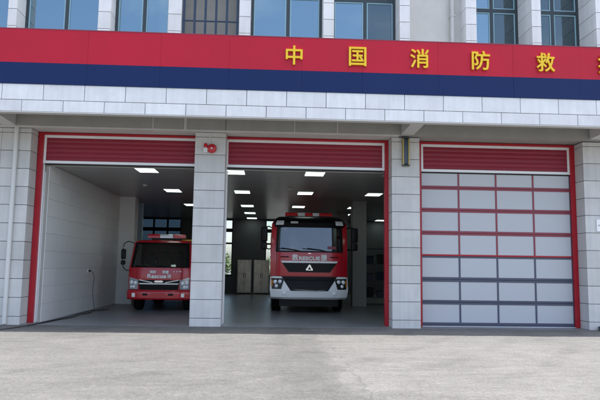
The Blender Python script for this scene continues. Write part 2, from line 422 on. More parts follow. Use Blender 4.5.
# ------------------------------------------------------------------ truck doors
def bay(a, b, closed):
    """frame, fixed slatted head panel and, if closed, the glazed leaf; a,b clear opening between pillars"""
    fw = .14
    D = bpy.data.objects.new('truck_door', None); COL.objects.link(D); D.parent = FS; D.location = ((a + b) / 2, .45, 0)
    ox = (a + b) / 2; A, B = a - ox, b - ox; oy = .0
    mb = MB(); mb.box(A, A + fw, oy, .14, 0, 4.862); mb.box(B - fw, B, oy, .14, 0, 4.862); mb.box(A + fw, B - fw, oy, .14, 4.80, 4.862)
    obj('door_frame', mb, 'red', D, bevel=.004)
    i0, i1 = A + fw, B - fw
    mb = MB(); mb.box(i0, i0 + .06, .03, .12, 4.10, 4.80); mb.box(i1 - .06, i1, .03, .12, 4.10, 4.80)
    mb.box(i0 + .06, i1 - .06, .03, .12, 4.73, 4.80); mb.box(i0, i1, .02, .12, 4.055, 4.125)
    if not closed:
        mb.box(i0, i0 + .035, .06, .12, 0.0, 4.055)
    obj('aluminium_trim', mb, 'silver', D, bevel=.004)
    mb = MB(); n = 5; z = 4.125; hh = (4.73 - 4.125) / n
    prof = []
    for k in range(n):
        q0 = z + k * hh
        prof += [(.055, q0 + .004), (.047, q0 + .018), (.047, q0 + hh * .48), (.053, q0 + hh * .5), (.047, q0 + hh * .53), (.047, q0 + hh - .018), (.055, q0 + hh - .004)]
    poly = prof + [(.10, 4.73), (.10, 4.125)]
    mb.prism(poly, i0 + .06, i1 - .06, 'x'); obj('slatted_panel', mb, 'maroon', D)
    mb = MB(); mb.box(i0 + .04, i1 - .04, .05, .10, 4.02, 4.054); obj('rubber_seal', mb, 'seal', D)
    if closed:
        l0, l1 = i0 + .002, i1 - .002; cw = (l1 - l0) / 4
        mb = MB()
        cen = [3.635, 3.035, 2.43, 1.82, 1.21, .62, .045]
        th = [.10, .11, .11, .09, .12, .11, .11]
        for k, (c, t) in enumerate(zip(cen, th)):  # upper rails red, lower ones slate: a reflection put into the colour
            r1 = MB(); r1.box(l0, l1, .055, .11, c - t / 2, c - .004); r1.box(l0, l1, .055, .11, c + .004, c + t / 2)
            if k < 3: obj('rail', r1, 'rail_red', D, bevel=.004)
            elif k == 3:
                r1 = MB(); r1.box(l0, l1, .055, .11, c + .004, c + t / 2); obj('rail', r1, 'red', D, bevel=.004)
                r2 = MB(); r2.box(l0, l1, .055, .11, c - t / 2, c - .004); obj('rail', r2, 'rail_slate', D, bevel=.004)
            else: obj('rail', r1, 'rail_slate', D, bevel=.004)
        mb = MB()
        for c in cen: mb.box(l0, l1, .068, .09, c - .004, c + .004)
        obj('section_seam', mb, 'seal', D)
        tops = [4.02] + [c - t / 2 for c, t in zip(cen, th)]
        bots = [c + t / 2 for c, t in zip(cen, th)]
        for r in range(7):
            zt, zb = tops[r], bots[r]; mm = 'rail_red' if r < 4 else 'rail_slate'  # lower mullions take the same painted reflection
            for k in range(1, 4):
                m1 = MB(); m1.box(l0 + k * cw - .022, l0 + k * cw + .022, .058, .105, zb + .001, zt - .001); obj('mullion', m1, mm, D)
            for k in range(4):
                m1 = MB(); xa = l0 + k * cw + (.022 if k else .02); xb = l0 + (k + 1) * cw - (.022 if k < 3 else .02)
                m1.box(xa + .001, xb - .001, .07, .095, zb + .001, zt - .001); obj('pane', m1, 'panel', D)
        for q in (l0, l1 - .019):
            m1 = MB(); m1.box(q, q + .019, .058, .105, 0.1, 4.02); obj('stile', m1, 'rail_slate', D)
        m1 = MB(); m1.box(i0, i1, -.02, .14, .0, .0085); obj('threshold', m1, 'silver', D)
    else:
        # leaf folded back on tracks just under the ceiling
        for x in (i0 + .01, i1 + .05):
            m1 = MB()
            m1.box(x, x + .04, .14, .2, 0.02, 3.85)
            m1.tube([(x + .02, .17, 3.84), (x + .02, .22, 3.93), (x + .02, .32, 3.985), (x + .02, .6, 4.0)], .018)
            obj('lift_track', m1, 'silver', D)
    return D
bay(-6.355, -2.06, False); bay(-1.66, 2.82, False); bay(3.52, 7.86, True)

# ------------------------------------------------------------------ upper storey
# fins (x0,x1), rear plane of the recess between them and what fills it
fins = [(-8.75, -8.45), (-7.15, -6.93), (-4.87, -4.55), (-3.08, -2.74), (-1.24, -.95), (.97, 1.25), (3.0, 3.27), (4.78, 5.07), (6.58, 6.83), (8.35, 8.62), (10.1, 10.4)]
ZU0, ZU1 = 5.96, 12.6
zsu = []
z = 7.98 - .455 * 5
while z < ZU1: zsu.append(z); z += .455
zsu = [ZU0] + [z for z in zsu if z > ZU0 + .1] + [ZU1]
for (a, b) in fins:
    mb = MB(); clad(mb, a, b, 0, 1.2, zsu)
    p = obj('pilaster', mb, 'tile_light', FS, bevel=.003, segs=1)
    mb = MB(); mb.box(a + .012, b - .012, .012, 1.19, ZU0, ZU1); obj('joint_core', mb, 'joint', p)
def upper_window(a, b, yd, mull, transom=8.79, dark=()):
    """a,b true opening; dark outer frame, mullion, transom, pale sashes, coated glass"""
    w = bpy.data.objects.new('window', None); COL.objects.link(w); w.parent = FS; w.location = ((a + b) / 2, yd, 6.9)
    o = (a + b) / 2; A, B = a - o, b - o; m_ = mull - o; T = transom - 6.9; top = 3.1
    mb = MB(); f = .07
    mb.box(A, A + f, -.06, .06, 0, top); mb.box(B - f, B, -.06, .06, 0, top); mb.box(A + f, B - f, -.06, .06, 0, f); mb.box(A + f, B - f, -.06, .06, top - f, top)
    mb.box(m_ - .045, m_ + .045, -.05, .06, f, top - f)
    mb.box(A + f, m_ - .045, -.05, .06, T - .05, T + .05); mb.box(m_ + .045, B - f, -.05, .06, T - .05, T + .05)
    obj('window_frame', mb, 'frame_dark', w)
    sb = MB()
    for c_, (x0, x1) in enumerate( ((A + f, m_ - .045), (m_ + .045, B - f))):
        for (z0, z1) in ((f, T - .05), (T + .05, top - f)):
            s = .032; e = .003
            sb.box(x0 + e, x0 + s, -.035, .02, z0 + e, z1 - e); sb.box(x1 - s, x1 - e, -.035, .02, z0 + e, z1 - e)
            sb.box(x0 + s, x1 - s, -.035, .02, z0 + e, z0 + s); sb.box(x0 + s, x1 - s, -.035, .02, z1 - s, z1 - e)
            gb = MB(); gb.box(x0 + s, x1 - s, -.01, 0, z0 + s, z1 - s); obj('pane', gb, 'glass_up_dark' if c_ in dark else 'glass_up', w)
    obj('sash', sb, 'sash', w)
def app(x, d): return -.323 + (x + .323) * (15.09 + d) / 15.09
rec = [(1, 2, 'w', .6), (2, 3, 'w', .5), (3, 4, 'g', .5), (4, 5, 'w', .5), (5, 6, 'w', .6), (6, 7, 'p', .6), (7, 8, 'w', .95), (8, 9, 'w', .95), (0, 1, 'w', .6), (9, 10, 'w', .95)]
for (i, j, kind, d) in rec:
    a, b = fins[i][1], fins[j][0]
    if kind == 'w':
        upper_window(a + .002, b - .002, d, a + (b - a) * (.52 if i < 6 else .5), dark=(0, 1) if i == 8 else ((1,) if i in (5, 7) else ()))  # dark panes: dark reflections set through the glass material
        mb = MB(); mb.box(a, b, d + .07, 1.19, ZU0, ZU1); mb.box(a, b, d - .12, d + .06, ZU0, 6.895); mb.box(a, b, d - .12, d + .06, 10.005, ZU1)
        obj('recessed_wall', mb, 'concrete', FS)
    elif kind == 'g':
        mb = MB(); mb.box(a, b, d, 1.19, ZU0, ZU1); obj('recessed_wall', mb, 'concrete', FS)
        mb = MB(); n = 6
        for k in range(n):
            x = a + .05 + (b - a - .1) * k / (n - 1); mb.box(x - .028, x + .028, .08, .14, 6.9, 12.0)
        for zz in (7.0, 7.86, 9.0, 10.2): mb.box(a + .01, b - .01, .09, .13, zz - .015, zz + .015)
        G = obj('louvre_grille', mb, 'grille', FS)
    else:
        mb = MB(); mb.box(a, b, d - .2, 1.19, ZU0, ZU1); obj('recessed_wall', mb, 'beamlow', FS)
        mb = MB(); mb.cyl((b - .28, d - .32, 5.96), .05, 6.4)
        for zz in (7.2, 8.3, 10.0): mb.box(b - .345, b - .215, d - .38, d - .19, zz, zz + .03)
        obj('drainpipe', mb, 'tile', FS)
for (x0, x1) in ((-10.4, -8.75),):
    mb = MB(); mb.box(x0, x1, 0, 1.19, ZU0, ZU1); obj('upper_wall', mb, 'tile', FS)
mb = MB(); mb.box(-10.45, 10.45, -.04, 18.6, 12.601, 13.0); obj('roof', mb, 'concrete', FS)
mb = MB(); mb.box(-10.4, 10.4, 1.2, 1.5, 5.63, 12.6); mb.box(-10.4, 10.4, 18.2, 18.55, 4.2, 12.6); mb.box(-10.4, -10.1, 1.5, 18.2, 4.2, 12.6); mb.box(10.1, 10.4, 1.5, 18.2, 4.2, 12.6)
obj('outer_wall', mb, 'tile', FS)

# ------------------------------------------------------------------ garage interior
IW = -6.08
mb = MB(); mb.box(-10.1, 10.1, .605, 18.2, 4.08, 4.3); mb.box(-10.1, 10.1, .605, .65, 4.0, 4.08)
# underside strips, each running across the hall
y = .66
while y < 18.1:
    mb.box(-10.1, 10.1, y, y + .17, 4.055, 4.08); y += .185
tag(obj('ceiling', mb, 'ceiling'), kind='structure')
mb = MB(); mb.box(-6.36, IW - .014, .6, 8.0, 0, 4.055); iw = obj('inner_wall', mb, 'concrete', FS)
mb = MB()
for i in range(9):
    for j in range(9):
        mb.box(IW - .013, IW, .605 + i * .82, .605 + (i + 1) * .82 - .004, .003 + j * .45, min(4.05, (j + 1) * .45 - .002))
obj('wall_tiling', mb, 'tile_in', iw, bevel=.0015, segs=1)
mb = MB(); mb.box(-6.2, -5.5, 8.0, 8.6, 0, 4.055); obj('inner_column', mb, 'wall_in', FS, bevel=.01)
for (x0, x1, y0) in ((2.88, 3.42, 8.0), (2.88, 3.42, 13.5), (7.4, 7.9, 8.0)):
    mb = MB(); mb.box(x0, x1, y0, y0 + .55, 0, 4.055); obj('inner_column', mb, 'wall_mid', FS, bevel=.01)
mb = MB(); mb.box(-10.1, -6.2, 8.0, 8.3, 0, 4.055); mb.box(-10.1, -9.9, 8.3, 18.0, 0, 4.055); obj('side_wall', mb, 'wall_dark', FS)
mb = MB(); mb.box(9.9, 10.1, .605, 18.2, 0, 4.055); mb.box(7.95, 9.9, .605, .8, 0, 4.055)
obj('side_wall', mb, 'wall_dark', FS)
# back wall with window openings
ops = [(-8.2, -5.2), (-3.6, -2.36), (-.58, .7)]
mb = MB(); x = -9.9
for (a, b) in ops:
    mb.box(x, a, 18.0, 18.2, 0, 4.055); mb.box(a, b, 18.0, 18.2, 0, .9); x = b
mb.box(x, 9.9, 18.0, 18.2, 0, 4.055)
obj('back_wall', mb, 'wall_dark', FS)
for k, (a, b) in enumerate(ops):
    w = bpy.data.objects.new('rear_window', None); COL.objects.link(w); w.parent = FS; w.location = ((a + b) / 2, 18.1, .9)
    o = (a + b) / 2; A, B = a - o, b - o; H = 3.154
    mb = MB(); mb.box(A, A + .06, -.04, .04, 0, H); mb.box(B - .06, B, -.04, .04, 0, H)
    n = 4 if k == 0 else 1
    mb.box(A + .06, B - .06, -.035, .035, 3.06, H)
    for i in range(1, n): x = A + (B - A) * i / n; mb.box(x - .05, x + .05, -.035, .035, 0, H)
    for zz in (0, 1.75, 2.42): mb.box(A + .06, B - .06, -.03, .03, zz, zz + (.2 if zz == 2.42 else .1))
    obj('window_frame', mb, 'black', w)
    mb = MB(); mb.box(A + .06, B - .06, -.006, .006, .09, 3.07); obj('pane', mb, 'glass_tint' if k == 0 else 'glass_back', w)
mb = MB(); mb.box(-5.90, -5.72, 10.45, 10.6, 0, 4.055); P_ = obj('steel_post', mb, 'blue_post', FS)

# ceiling lights
def ceiling_light(x, y):
    t = empty('ceiling_light', (x, y, 4.055), 'square lit ceiling panel light flush between the grey ceiling strips', 'ceiling light', 'ceiling panel lights in rows over the trucks')
    mb = MB(); w, l = .26, .38
    mb.box(-w - .02, w + .02, -l - .02, -l, -.014, -.002); mb.box(-w - .02, w + .02, l, l + .02, -.014, -.002)
    mb.box(-w - .02, -w, -l, l, -.014, -.002); mb.box(w, w + .02, -l, l, -.014, -.002)
    obj('frame', mb, 'silver', t)
    mb = MB(); mb.box(-w, w, -l, l, -.01, -.003); obj('diffuser', mb, 'tube', t)
    return t
L0 = None
for cx in (-3.72, -1.32, .88, 3.3, 5.7):
    for cy in (1.25, 5.72, 10.6, 14.1, 17.3):
        if cx < -3 and cy > 12: continue
        if L0 is None: L0 = ceiling_light(cx, cy); continue
        c = copy_tree(L0); c.location = (cx - (.0 if cy < 7 else 0), cy, 4.055)
# smoke detectors
for n_, (x, y) in enumerate(((-4.41, 4.38), (.31, 4.63))):
    t = empty('smoke_detector', (x, y, 4.055), ('round white smoke detector on the ceiling of the left bay', 'round white smoke detector on the ceiling of the middle bay')[n_], 'smoke detector')
    mb = MB(); mb.lathe((0, 0, 0), [(.075, -.002), (.075, -.02), (.05, -.045), (.02, -.05)], 'z'); obj('housing', mb, 'pipe', t)
    mb = MB(); mb.lathe((0, 0, 0), [(.02, -.0505), (.018, -.062), (.01, -.065)], 'z', 12); obj('sensor', mb, 'black', t)

# stainless cabinets at the back of the middle bay
for n_, (x0, x1) in enumerate(((-2.0, -1.28), (-1.14, -.34))):
    t = empty('steel_cabinet', ((x0 + x1) / 2, 16.9, 0), ('shiny stainless steel cabinet at the back wall, the narrower left one of two', 'shiny stainless steel cabinet at the back wall, the wider right one nearer the big truck')[n_], 'cabinet')
    h = (x1 - x0) / 2
    mb = MB(); mb.box(-h, h, 0, .5, .06, 1.8); obj('carcass', mb, 'steel', t, bevel=.008)
    for s in (-1, 1):
        mb = MB(); mb.box(min(s * .006, s * (h - .012)), max(s * .006, s * (h - .012)), -.022, -.001, .09, 1.77); d = obj('door', mb, 'steel', t, bevel=.006)
        mb = MB(); mb.box(s * .05 - .012, s * .05 + .012, -.05, -.023, .85, 1.1); obj('handle', mb, 'black', d)
    for q in (-h - .012, h + .001):
        mb = MB(); mb.box(q, q + .011, -.03, .3, .06, 1.81); obj('edge_strip', mb, 'silver', t)
    mb = MB(); mb.box(-h + .02, h - .02, .02, .48, 0, .058); obj('plinth', mb, 'black', t)
# equipment rack behind the right column, its shelves loaded
t = empty('equipment_rack', (4.6, 9.6, 0), 'dark steel shelving rack in the shade right of the white inner column', 'rack')
mb = MB()
for x in (-1.0, 1.0):
    for y in (0, .6): mb.box(x - .025, x + .025, y - .025, y + .025, 0, 2.3)
obj('upright', mb, 'black', t)
for z in (.25, .95, 1.6, 2.25):
    mb = MB(); mb.box(-1.02, 1.02, -.03, .63, z, z + .035); obj('shelf', mb, 'rail_slate', t)
k = 0
for z in (.285, .985, 1.635):
    for i in range(4):
        x = 4.6 - .78 + i * .5; hh = .25 + .12 * ((i * 7 + int(z * 10)) % 3) / 2
        e = empty('storage_box', (x, 9.9, z), 'lidded storage box on the dark steel rack in the shade', 'storage box', 'boxes on the steel rack')
        mb = MB(); mb.prism([(-.17, 0), (.17, 0), (.19, hh), (-.19, hh)], -.2, .2, 'y'); obj('box_body', mb, ('lamp_dark', 'rail_slate', 'navy')[(i + k) % 3], e, bevel=.01)
        mb = MB(); mb.box(-.2, .2, -.21, .21, hh + .001, hh + .03); obj('lid', mb, 'black', e, bevel=.006)
    k += 1

# socket and cables on the left interior wall
t = empty('wall_socket', (IW, 4.37, 1.2), 'small white power socket with a black lead on the left garage wall', 'socket')
mb = MB(); mb.box(0.001, .03, -.07, .07, 0, .14); obj('plate', mb, 'pipe', t, bevel=.006)
mb = MB(); mb.cyl((.031, 0, .06), .03, .05, 'x', 14); obj('plug', mb, 'black', t)
def smooth_path(pts, n=10):
    out = []; P = [Vector(p) for p in pts]
    for i in range(len(P) - 1):
        a, b, c, d = P[max(i - 1, 0)], P[i], P[i + 1], P[min(i + 2, len(P) - 1)]
        for k in range(n):
            t = k / n
            out.append(.5 * ((2 * b) + (c - a) * t + (2 * a - 5 * b + 4 * c - d) * t * t + (3 * b - a - 3 * c + d) * t ** 3))
    out.append(P[-1]); return out
cab = MB(); cab.tube(smooth_path([(-5.99, 4.40, 1.26), (-5.93, 4.55, 1.1), (-5.99, 4.7, .6), (-5.97, 4.85, .1), (-5.93, 4.7, .012), (-5.96, 3.6, .012), (-5.9, 1.9, .012), (-6.0, .15, .012), (-6.12, -.6, .0), (-6.4, -1.25, .0), (-7.2, -1.55, .0), (-8.4, -1.5, .0)]), .008)
tag(obj('power_cable', cab, 'cable'), 'thin black cable dropping from the wall socket and trailing along the left wall outside', 'cable')
cab = MB(); cab.tube(smooth_path([(-5.5, 4.9, .014), (-5.85, 4.4, .014), (-5.72, 3.6, .014), (-5.82, 2.9, .014), (-5.72, 2.0, .014), (-5.85, 1.2, .014), (-5.9, .4, .014), (-5.98, 0.06, .014), (-6.05, -.3, .0)]), .011)
tag(obj('floor_cable', cab, 'cable'), 'second black cable lying in loose bends on the floor of the left bay', 'cable')

# alarm bell, siren and conduit on the pillar
t = empty('alarm_bell', (-1.84, 0, 4.44), 'round red fire alarm bell on the pillar between the open doors', 'alarm bell')
mb = MB(); mb.lathe((0, 0, 0), [(.06, -.001), (.06, -.03), (.115, -.035), (.12, -.055), (.10, -.085), (.06, -.10), (.02, -.105)], 'y'); obj('gong', mb, 'bell_red', t)
mb = MB(); mb.lathe((0, 0, 0), [(.022, -.106), (.02, -.115), (.008, -.12)], 'y', 14); obj('boss', mb, 'silver', t)
t = empty('strobe_siren', (-2.0, 0, 4.33), 'small white siren with a red strobe top left of the round red bell', 'siren')
mb = MB(); mb.box(-.055, .055, -.075, -.001, 0, .13); obj('housing', mb, 'pipe', t, bevel=.012)
mb = MB(); mb.lathe((0, -.042, 0), [(.045, .131), (.045, .2), (.035, .235), (.012, .245)], 'z', 16); obj('strobe', mb, 'light_red', t)
t = MB(); t.tube([(-1.9, -.015, 4.5), (-1.9, -.015, 4.85)], .012); tag(obj('conduit', t, 'pipe'), 'thin white conduit rising above the alarm bell', 'conduit')

# brass edged wall lamp on the second pillar
t = empty('wall_lamp', (3.13, 0, 4.13), 'tall dark glass wall lamp with brass edges high on the pillar beside the closed door', 'wall lamp')
mb = MB(); mb.box(-.09, -.055, -.10, -.001, 0, .69); mb.box(.055, .09, -.10, -.001, 0, .69); obj('brass_edge', mb, 'brass', t, bevel=.006)
mb = MB(); mb.box(-.054, .054, -.085, -.001, .02, .67); obj('lens', mb, 'navy', t, bevel=.01)
for q in (-.03, .691):
    mb = MB(); mb.box(-.095, .095, -.105, -.001, q, q + .028); obj('cap', mb, 'frame_dark', t, bevel=.004)

# downpipe at the left
t = empty('downpipe', (-6.70, 0, 0), 'white plastic downpipe running down the left pillar', 'downpipe')
mb = MB(); mb.tube([(0, -.06, .02), (0, -.06, 4.87)], .052, 16); obj('pipe', mb, 'pipe', t)
for z in (.5, 1.7, 2.9, 4.1):
    mb = MB(); mb.cyl((0, -.06, z), .058, .035, 'z', 16); mb.box(-.02, .02, -.02, -.001, z, z + .035); obj('clamp', mb, 'pipe', t)
# wall plate at the right
t = empty('wall_plate', (8.28, 0, 2.5), 'white rounded metal plate on the right hand pillar', 'wall plate')
mb = MB(); mb.box(-.16, .16, -.03, -.001, 0, .32); obj('plate', mb, 'white', t, bevel=.014)
for x in (-.1, .1):
    mb = MB(); mb.cyl((x, -.036, .16), .014, .006, 'y', 10); obj('screw', mb, 'frame_dark', t)
mb = MB(); mb.prism([(7.98, -.5), (10.4, -.5), (10.4, -.012), (8.06, -.012)], -.03, .09, 'z')
tag(obj('kerb_step', mb, 'kerb', bevel=.012), 'low dark stone kerb step at the foot of the right wall', 'kerb')

# ------------------------------------------------------------------ trucks
def ring_cab(levels, yb, skip=None, n=18):
    """loft of plan outlines; levels: (z, half width, y of the front, corner sweep). skip=(z0,z1,half width) leaves the windscreen open"""
    vs = []; rows = []
    for (z, hw, yf, sw) in levels:
        row = []
        for i in range(n + 1):
            u = -1 + 2 * i / n; x = hw * u
            row.append((x, yf + sw * abs(u) ** 5, z))
        row += [(hw, (yf + yb) / 2, z), (hw, yb, z), (-hw, yb, z), (-hw, (yf + yb) / 2, z)]
        rows.append(row)
    W = len(rows[0]); mb = MB(); vs = [p for r in rows for p in r]; fs = []
    for j in range(len(rows) - 1):
        for i in range(W):
            if skip and i < n:
                zc = (rows[j][i][2] + rows[j + 1][i][2]) / 2; xc = (rows[j][i][0] + rows[j][i + 1][0]) / 2
                if skip[0] < zc < skip[1] and abs(xc) < skip[2]: continue
            a = j * W + i; b = j * W + (i + 1) % W; fs.append((a, b, b + W, a + W))
    fs.append(tuple(range(W))); fs.append(tuple(range(len(vs) - W, len(vs))))
    return mb.add(vs, fs)
def front_fn(levels):
    def f(x, z):
        L_ = levels
        if z <= L_[0][0]: a = b = L_[0]; t = 0
        elif z >= L_[-1][0]: a = b = L_[-1]; t = 0
        else:
            for a, b in zip(L_[:-1], L_[1:]):
                if a[0] <= z <= b[0]: t = (z - a[0]) / max(1e-6, b[0] - a[0]); break
        hw = a[1] + (b[1] - a[1]) * t; yf = a[2] + (b[2] - a[2]) * t; sw = a[3] + (b[3] - a[3]) * t
        return yf + sw * min(1.3, abs(x / hw)) ** 5
    return f
def wheel(T, x, y, r, w):
    t = bpy.data.objects.new('wheel', None); COL.objects.link(t); t.parent = T; t.location = (x, y, r)
    mb = MB(); prof = [(r * .62, -w / 2), (r * .93, -w / 2), (r, -w / 2 + .035), (r * .985, -w * .2), (r, -w * .17), (r, w * .17), (r * .985, w * .2), (r, w / 2 - .035), (r * .93, w / 2), (r * .62, w / 2)]
    mb.lathe((0, 0, 0), prof, 'x', 40); obj('tyre', mb, 'tyre', t)
    s = 1 if x > 0 else -1
    mb = MB(); mb.lathe((0, 0, 0), [(r * .61, -w * .42), (r * .61, w * .42)], 'x', 30); mb.lathe((s * w * .42, 0, 0), [(r * .3, 0), (r * .26, s * .07), (r * .1, s * .08)], 'x', 20)
    obj('rim', mb, 'rim', t)

def big_truck(loc):
    T = empty('fire_truck', loc, 'large red fire engine with a white bumper and black visor parked in the middle bay', 'fire truck')
    LV = [(.95, 1.22, .02, .14), (1.3, 1.24, .0, .14), (1.95, 1.24, .02, .14), (2.0, 1.24, .03, .14), (2.75, 1.225, .115, .14), (2.90, 1.21, .16, .14), (3.0, 1.16, .34, .14), (3.08, 1.04, .56, .12)]
    yf = front_fn(LV)
    mb = ring_cab(LV, 2.25, skip=(2.0, 2.75, 1.0)); C_ = obj('cab', mb, 'truck_red', T)
    mb = MB(); mb.patch(yf, (-1.04, 1.04, 1.985), (-1.0, 1.0, 2.76), .012, .02); obj('windscreen', mb, 'glass_cab_blue', T)
    mb = MB(); mb.patch(yf, (-1.09, 1.09, 1.955), (-1.09, 1.09, 1.995), .03, .05); mb.patch(yf, (-1.09, -1.02, 1.995), (-1.06, -.98, 2.76), .022, .05, 3, 6); mb.patch(yf, (1.02, 1.09, 1.995), (.98, 1.06, 2.76), .022, .05, 3, 6)
    obj('windscreen_surround', mb, 'black', T)
    # interior: floor, dashboard, wheel, seats
    mb = MB(); mb.box(-1.1, 1.1, .32, .75, 1.1, 2.02); mb.box(-1.14, 1.14, 2.0, 2.2, 1.0, 2.95); obj('dashboard', mb, 'black', T, bevel=.03)
    for x in (-.62, .62):
        mb = MB(); mb.box(x - .26, x + .26, 1.3, 1.55, 1.4, 2.4); mb.box(x - .13, x + .13, 1.3, 1.45, 2.42, 2.62); obj('seat', mb, 'seat', T, bevel=.05)
    mb = MB(); pts = [(.6 + .22 * math.cos(a), .82 + .08 * math.sin(a), 2.06 + .2 * math.sin(a)) for a in [2 * math.pi * k / 20 for k in range(21)]]; mb.tube(pts, .018); obj('steering_wheel', mb, 'black', T)
    mb = MB(); mb.patch(yf, (.58, .86, 2.06), (.58, .86, 2.15), .016, .003, 3, 1); mb2 = MB(); mb2.patch(yf, (-.8, -.5, 2.02), (-.8, -.5, 2.07), .016, .003, 3, 1)
    obj('sticker', mb, 'rail_red', T); obj('permit_strip', mb2, 'panel', T)
    # black sun visor / brow
    LV2 = [(2.76, 1.12, .08, .1), (2.9, 1.17, .03, .14), (3.03, 1.12, .14, .16), (3.12, 1.0, .32, .16), (3.14, .94, .6, .1)]
    mb = ring_cab(LV2, 1.7); obj('visor', mb, 'black', T)
    yv = front_fn(LV2)
    for s in (-1, 1):
        mb = MB(); a, b = sorted((s * .80, s * 1.10)); mb.patch(yv, (a + (.05 if s > 0 else 0), b - (.0 if s > 0 else .05), 2.83), (a + .03, b - .03, 2.97), .015, .04, 6, 2); obj('marker_light', mb, 'lamp_glass', T)
    mb = MB(); mb.patch(yv, (-.62, -.38, 2.88), (-.62, -.38, 2.94), .012, .02, 4, 1); obj('plate', mb, 'letter_w', T)
    # light bar
    LB = bpy.data.objects.new('light_bar', None); COL.objects.link(LB); LB.parent = T; LB.location = (0, .75, 3.13)
    mb = MB(); mb.box(-.72, .72, -.13, .13, 0, .035); obj('base', mb, 'black', LB)
    for (a, b, m_) in ((-.79, -.37, 'light_red'), (-.365, -.135, 'lamp_glass'), (-.13, .13, 'light_red'), (.135, .345, 'lamp_glass'), (.35, .79, 'light_red')):
        mb = MB(); mb.prism([(-.14, .036), (.14, .036), (.13, .12), (.09, .155), (-.09, .155), (-.13, .12)], a, b, 'x'); obj('lens', mb, m_, LB, bevel=.01)
    # wipers
    for (x, s) in ((-.5, 1), (.35, 1)):
        mb = MB(); pts = [(x + .25, yf(x, 1.97) - .05, 1.97), (x, yf(x, 2.03) - .055, 2.03), (x - .42, yf(x, 2.06) - .05, 2.08)]; mb.tube(pts, .014)
        mb.tube([(x - .58, yf(x - .5, 2.1) - .03, 2.07), (x + .02, yf(x, 2.03) - .03, 2.015)], .011); obj('wiper', mb, 'seal', T)
    # front panel: chrome blade, grille, emblem, lettering
    mb = MB(); mb.patch(yf, (-.88, .88, 1.605), (-.92, .92, 1.67), .05, .06); obj('chrome_blade', mb, 'silver', T, bevel=.008)
    mb = MB(); mb.patch(yf, (-.66, .66, 1.31), (-.88, .88, 1.604), .02, .05, 14, 4); G = obj('grille', mb, 'black', T)
    for z in (1.40, 1.50): 
        mb = MB(); w = .70 + (z - 1.31) * .7; mb.patch(yf, (-w + .03, w - .03, z), (-w + .02, w - .02, z + .03), .036, .03); obj('slat', mb, 'black', G)
    mb = MB(); mb.prism([(-.11, 1.36), (.11, 1.36), (.12, 1.40), (.02, 1.56), (-.02, 1.56), (-.12, 1.40)], -.062, -.03, 'y'); E = obj('emblem', mb, 'chrome', T, bevel=.01)
    mb = MB(); mb.prism([(-.055, 1.395), (.055, 1.395), (0, 1.49)], -.072, -.0635, 'y'); obj('inset', mb, 'black', E)
    mb = MB(); mb.prism([(-.05, 1.90), (.05, 1.90), (.04, 1.925), (-.04, 1.925)], -.012, .03, 'y'); obj('badge', mb, 'chrome', T)
    y_ = -.004
    put_text('character', '救', -.56, -.37, 1.69, 1.88, y_, .012, 'letter_w', T, off=.007)
    put_text('lettering', 'RESCUE', -.33, .33, 1.70, 1.81, y_, .012, 'letter_w', T, off=.008)
    put_text('character', '援', .37, .56, 1.69, 1.88, y_, .012, 'letter_w', T, off=.007)
    # shut lines, corner vents and grab handles
    for s in (-1, 1):
        mb = MB(); a, b = sorted((s * 1.045, s * 1.057)); mb.patch(yf, (a, b, 1.2), (a, b, 1.95), .006, .03, 2, 4); obj('shut_line', mb, 'seal', T)
        mb = MB(); a, b = sorted((s * 1.09, s * 1.20)); mb.patch(yf, (a, b, 1.25), (a, b, 1.62), .012, .03, 3, 4); obj('corner_vent', mb, 'truck_red_dk', T)
        mb = MB(); x_ = s * .8; mb.tube([(x_ - .13, yf(x_, 1.8) - .01, 1.8), (x_ - .12, yf(x_, 1.8) - .05, 1.8), (x_ + .12, yf(x_, 1.8) - .05, 1.8), (x_ + .13, yf(x_, 1.8) - .01, 1.8)], .012); obj('grab_handle', mb, 'black', T)
    # panel gap
    mb = MB(); mb.patch(yf, (-1.2, 1.2, 1.175), (-1.2, 1.2, 1.19), .006, .03); obj('panel_gap', mb, 'seal', T)
    # bumper
    LB3 = [(.45, 1.20, .0, .22), (.52, 1.27, -.10, .22), (.72, 1.28, -.14, .22), (1.0, 1.27, -.10, .22), (1.17, 1.25, -.04, .22)]
    yb = front_fn(LB3)
    mb = MB()
    mb.patch(yb, (-1.2, 1.2, .45), (-1.26, 1.26, .72), 0, .28, 20, 4)
    Bm = obj('bumper', mb, 'white', T)
    for s in (-1, 1):
        mb = MB(); A = [(.62, .721), (1.26, .721), (1.25, 1.17), (.93, 1.17), (.9, 1.1)]
        poly_in = lambda z: .60 + (z - .72) * .66
        a0, b0 = sorted((s * poly_in(.721), s * 1.262)); a1, b1 = sorted((s * poly_in(1.17), s * 1.25))
        mb.patch(yb, (a0, b0, .7215), (a1, b1, 1.17), 0, .2, 8, 6); obj('bumper_cheek', mb, 'white', Bm)
        # headlight
        h = bpy.data.objects.new('headlight', None); COL.objects.link(h); h.parent = T; h.location = (s * 1.0, yb(1.0, .95), .95)
        fx = lambda x, z: yb(x + s * 1.0, z + .95) - yb(1.0, .95)
        mb = MB(); e0, e1 = sorted((s * -.10, s * .19)); f0, f1 = sorted((s * -.20, s * .225)); mb.patch(fx, (e0, e1, -.18), (f0, f1, .16), .012, .08, 6, 5); obj('lens_housing', mb, 'lamp_dark', h)
        for (dx, dz, r) in ((-.06 * s, .06, .058), (.09 * s, .05, .062), (.05 * s, -.08, .052)):
            mb = MB(); yy = fx(dx, dz) - .014; mb.lathe((dx, yy, dz), [(r, 0), (r, -.012), (r * .8, -.016), (r * .45, -.022), (.005, -.025)], 'y', 18); obj('reflector', mb, 'lamp_glass', h)
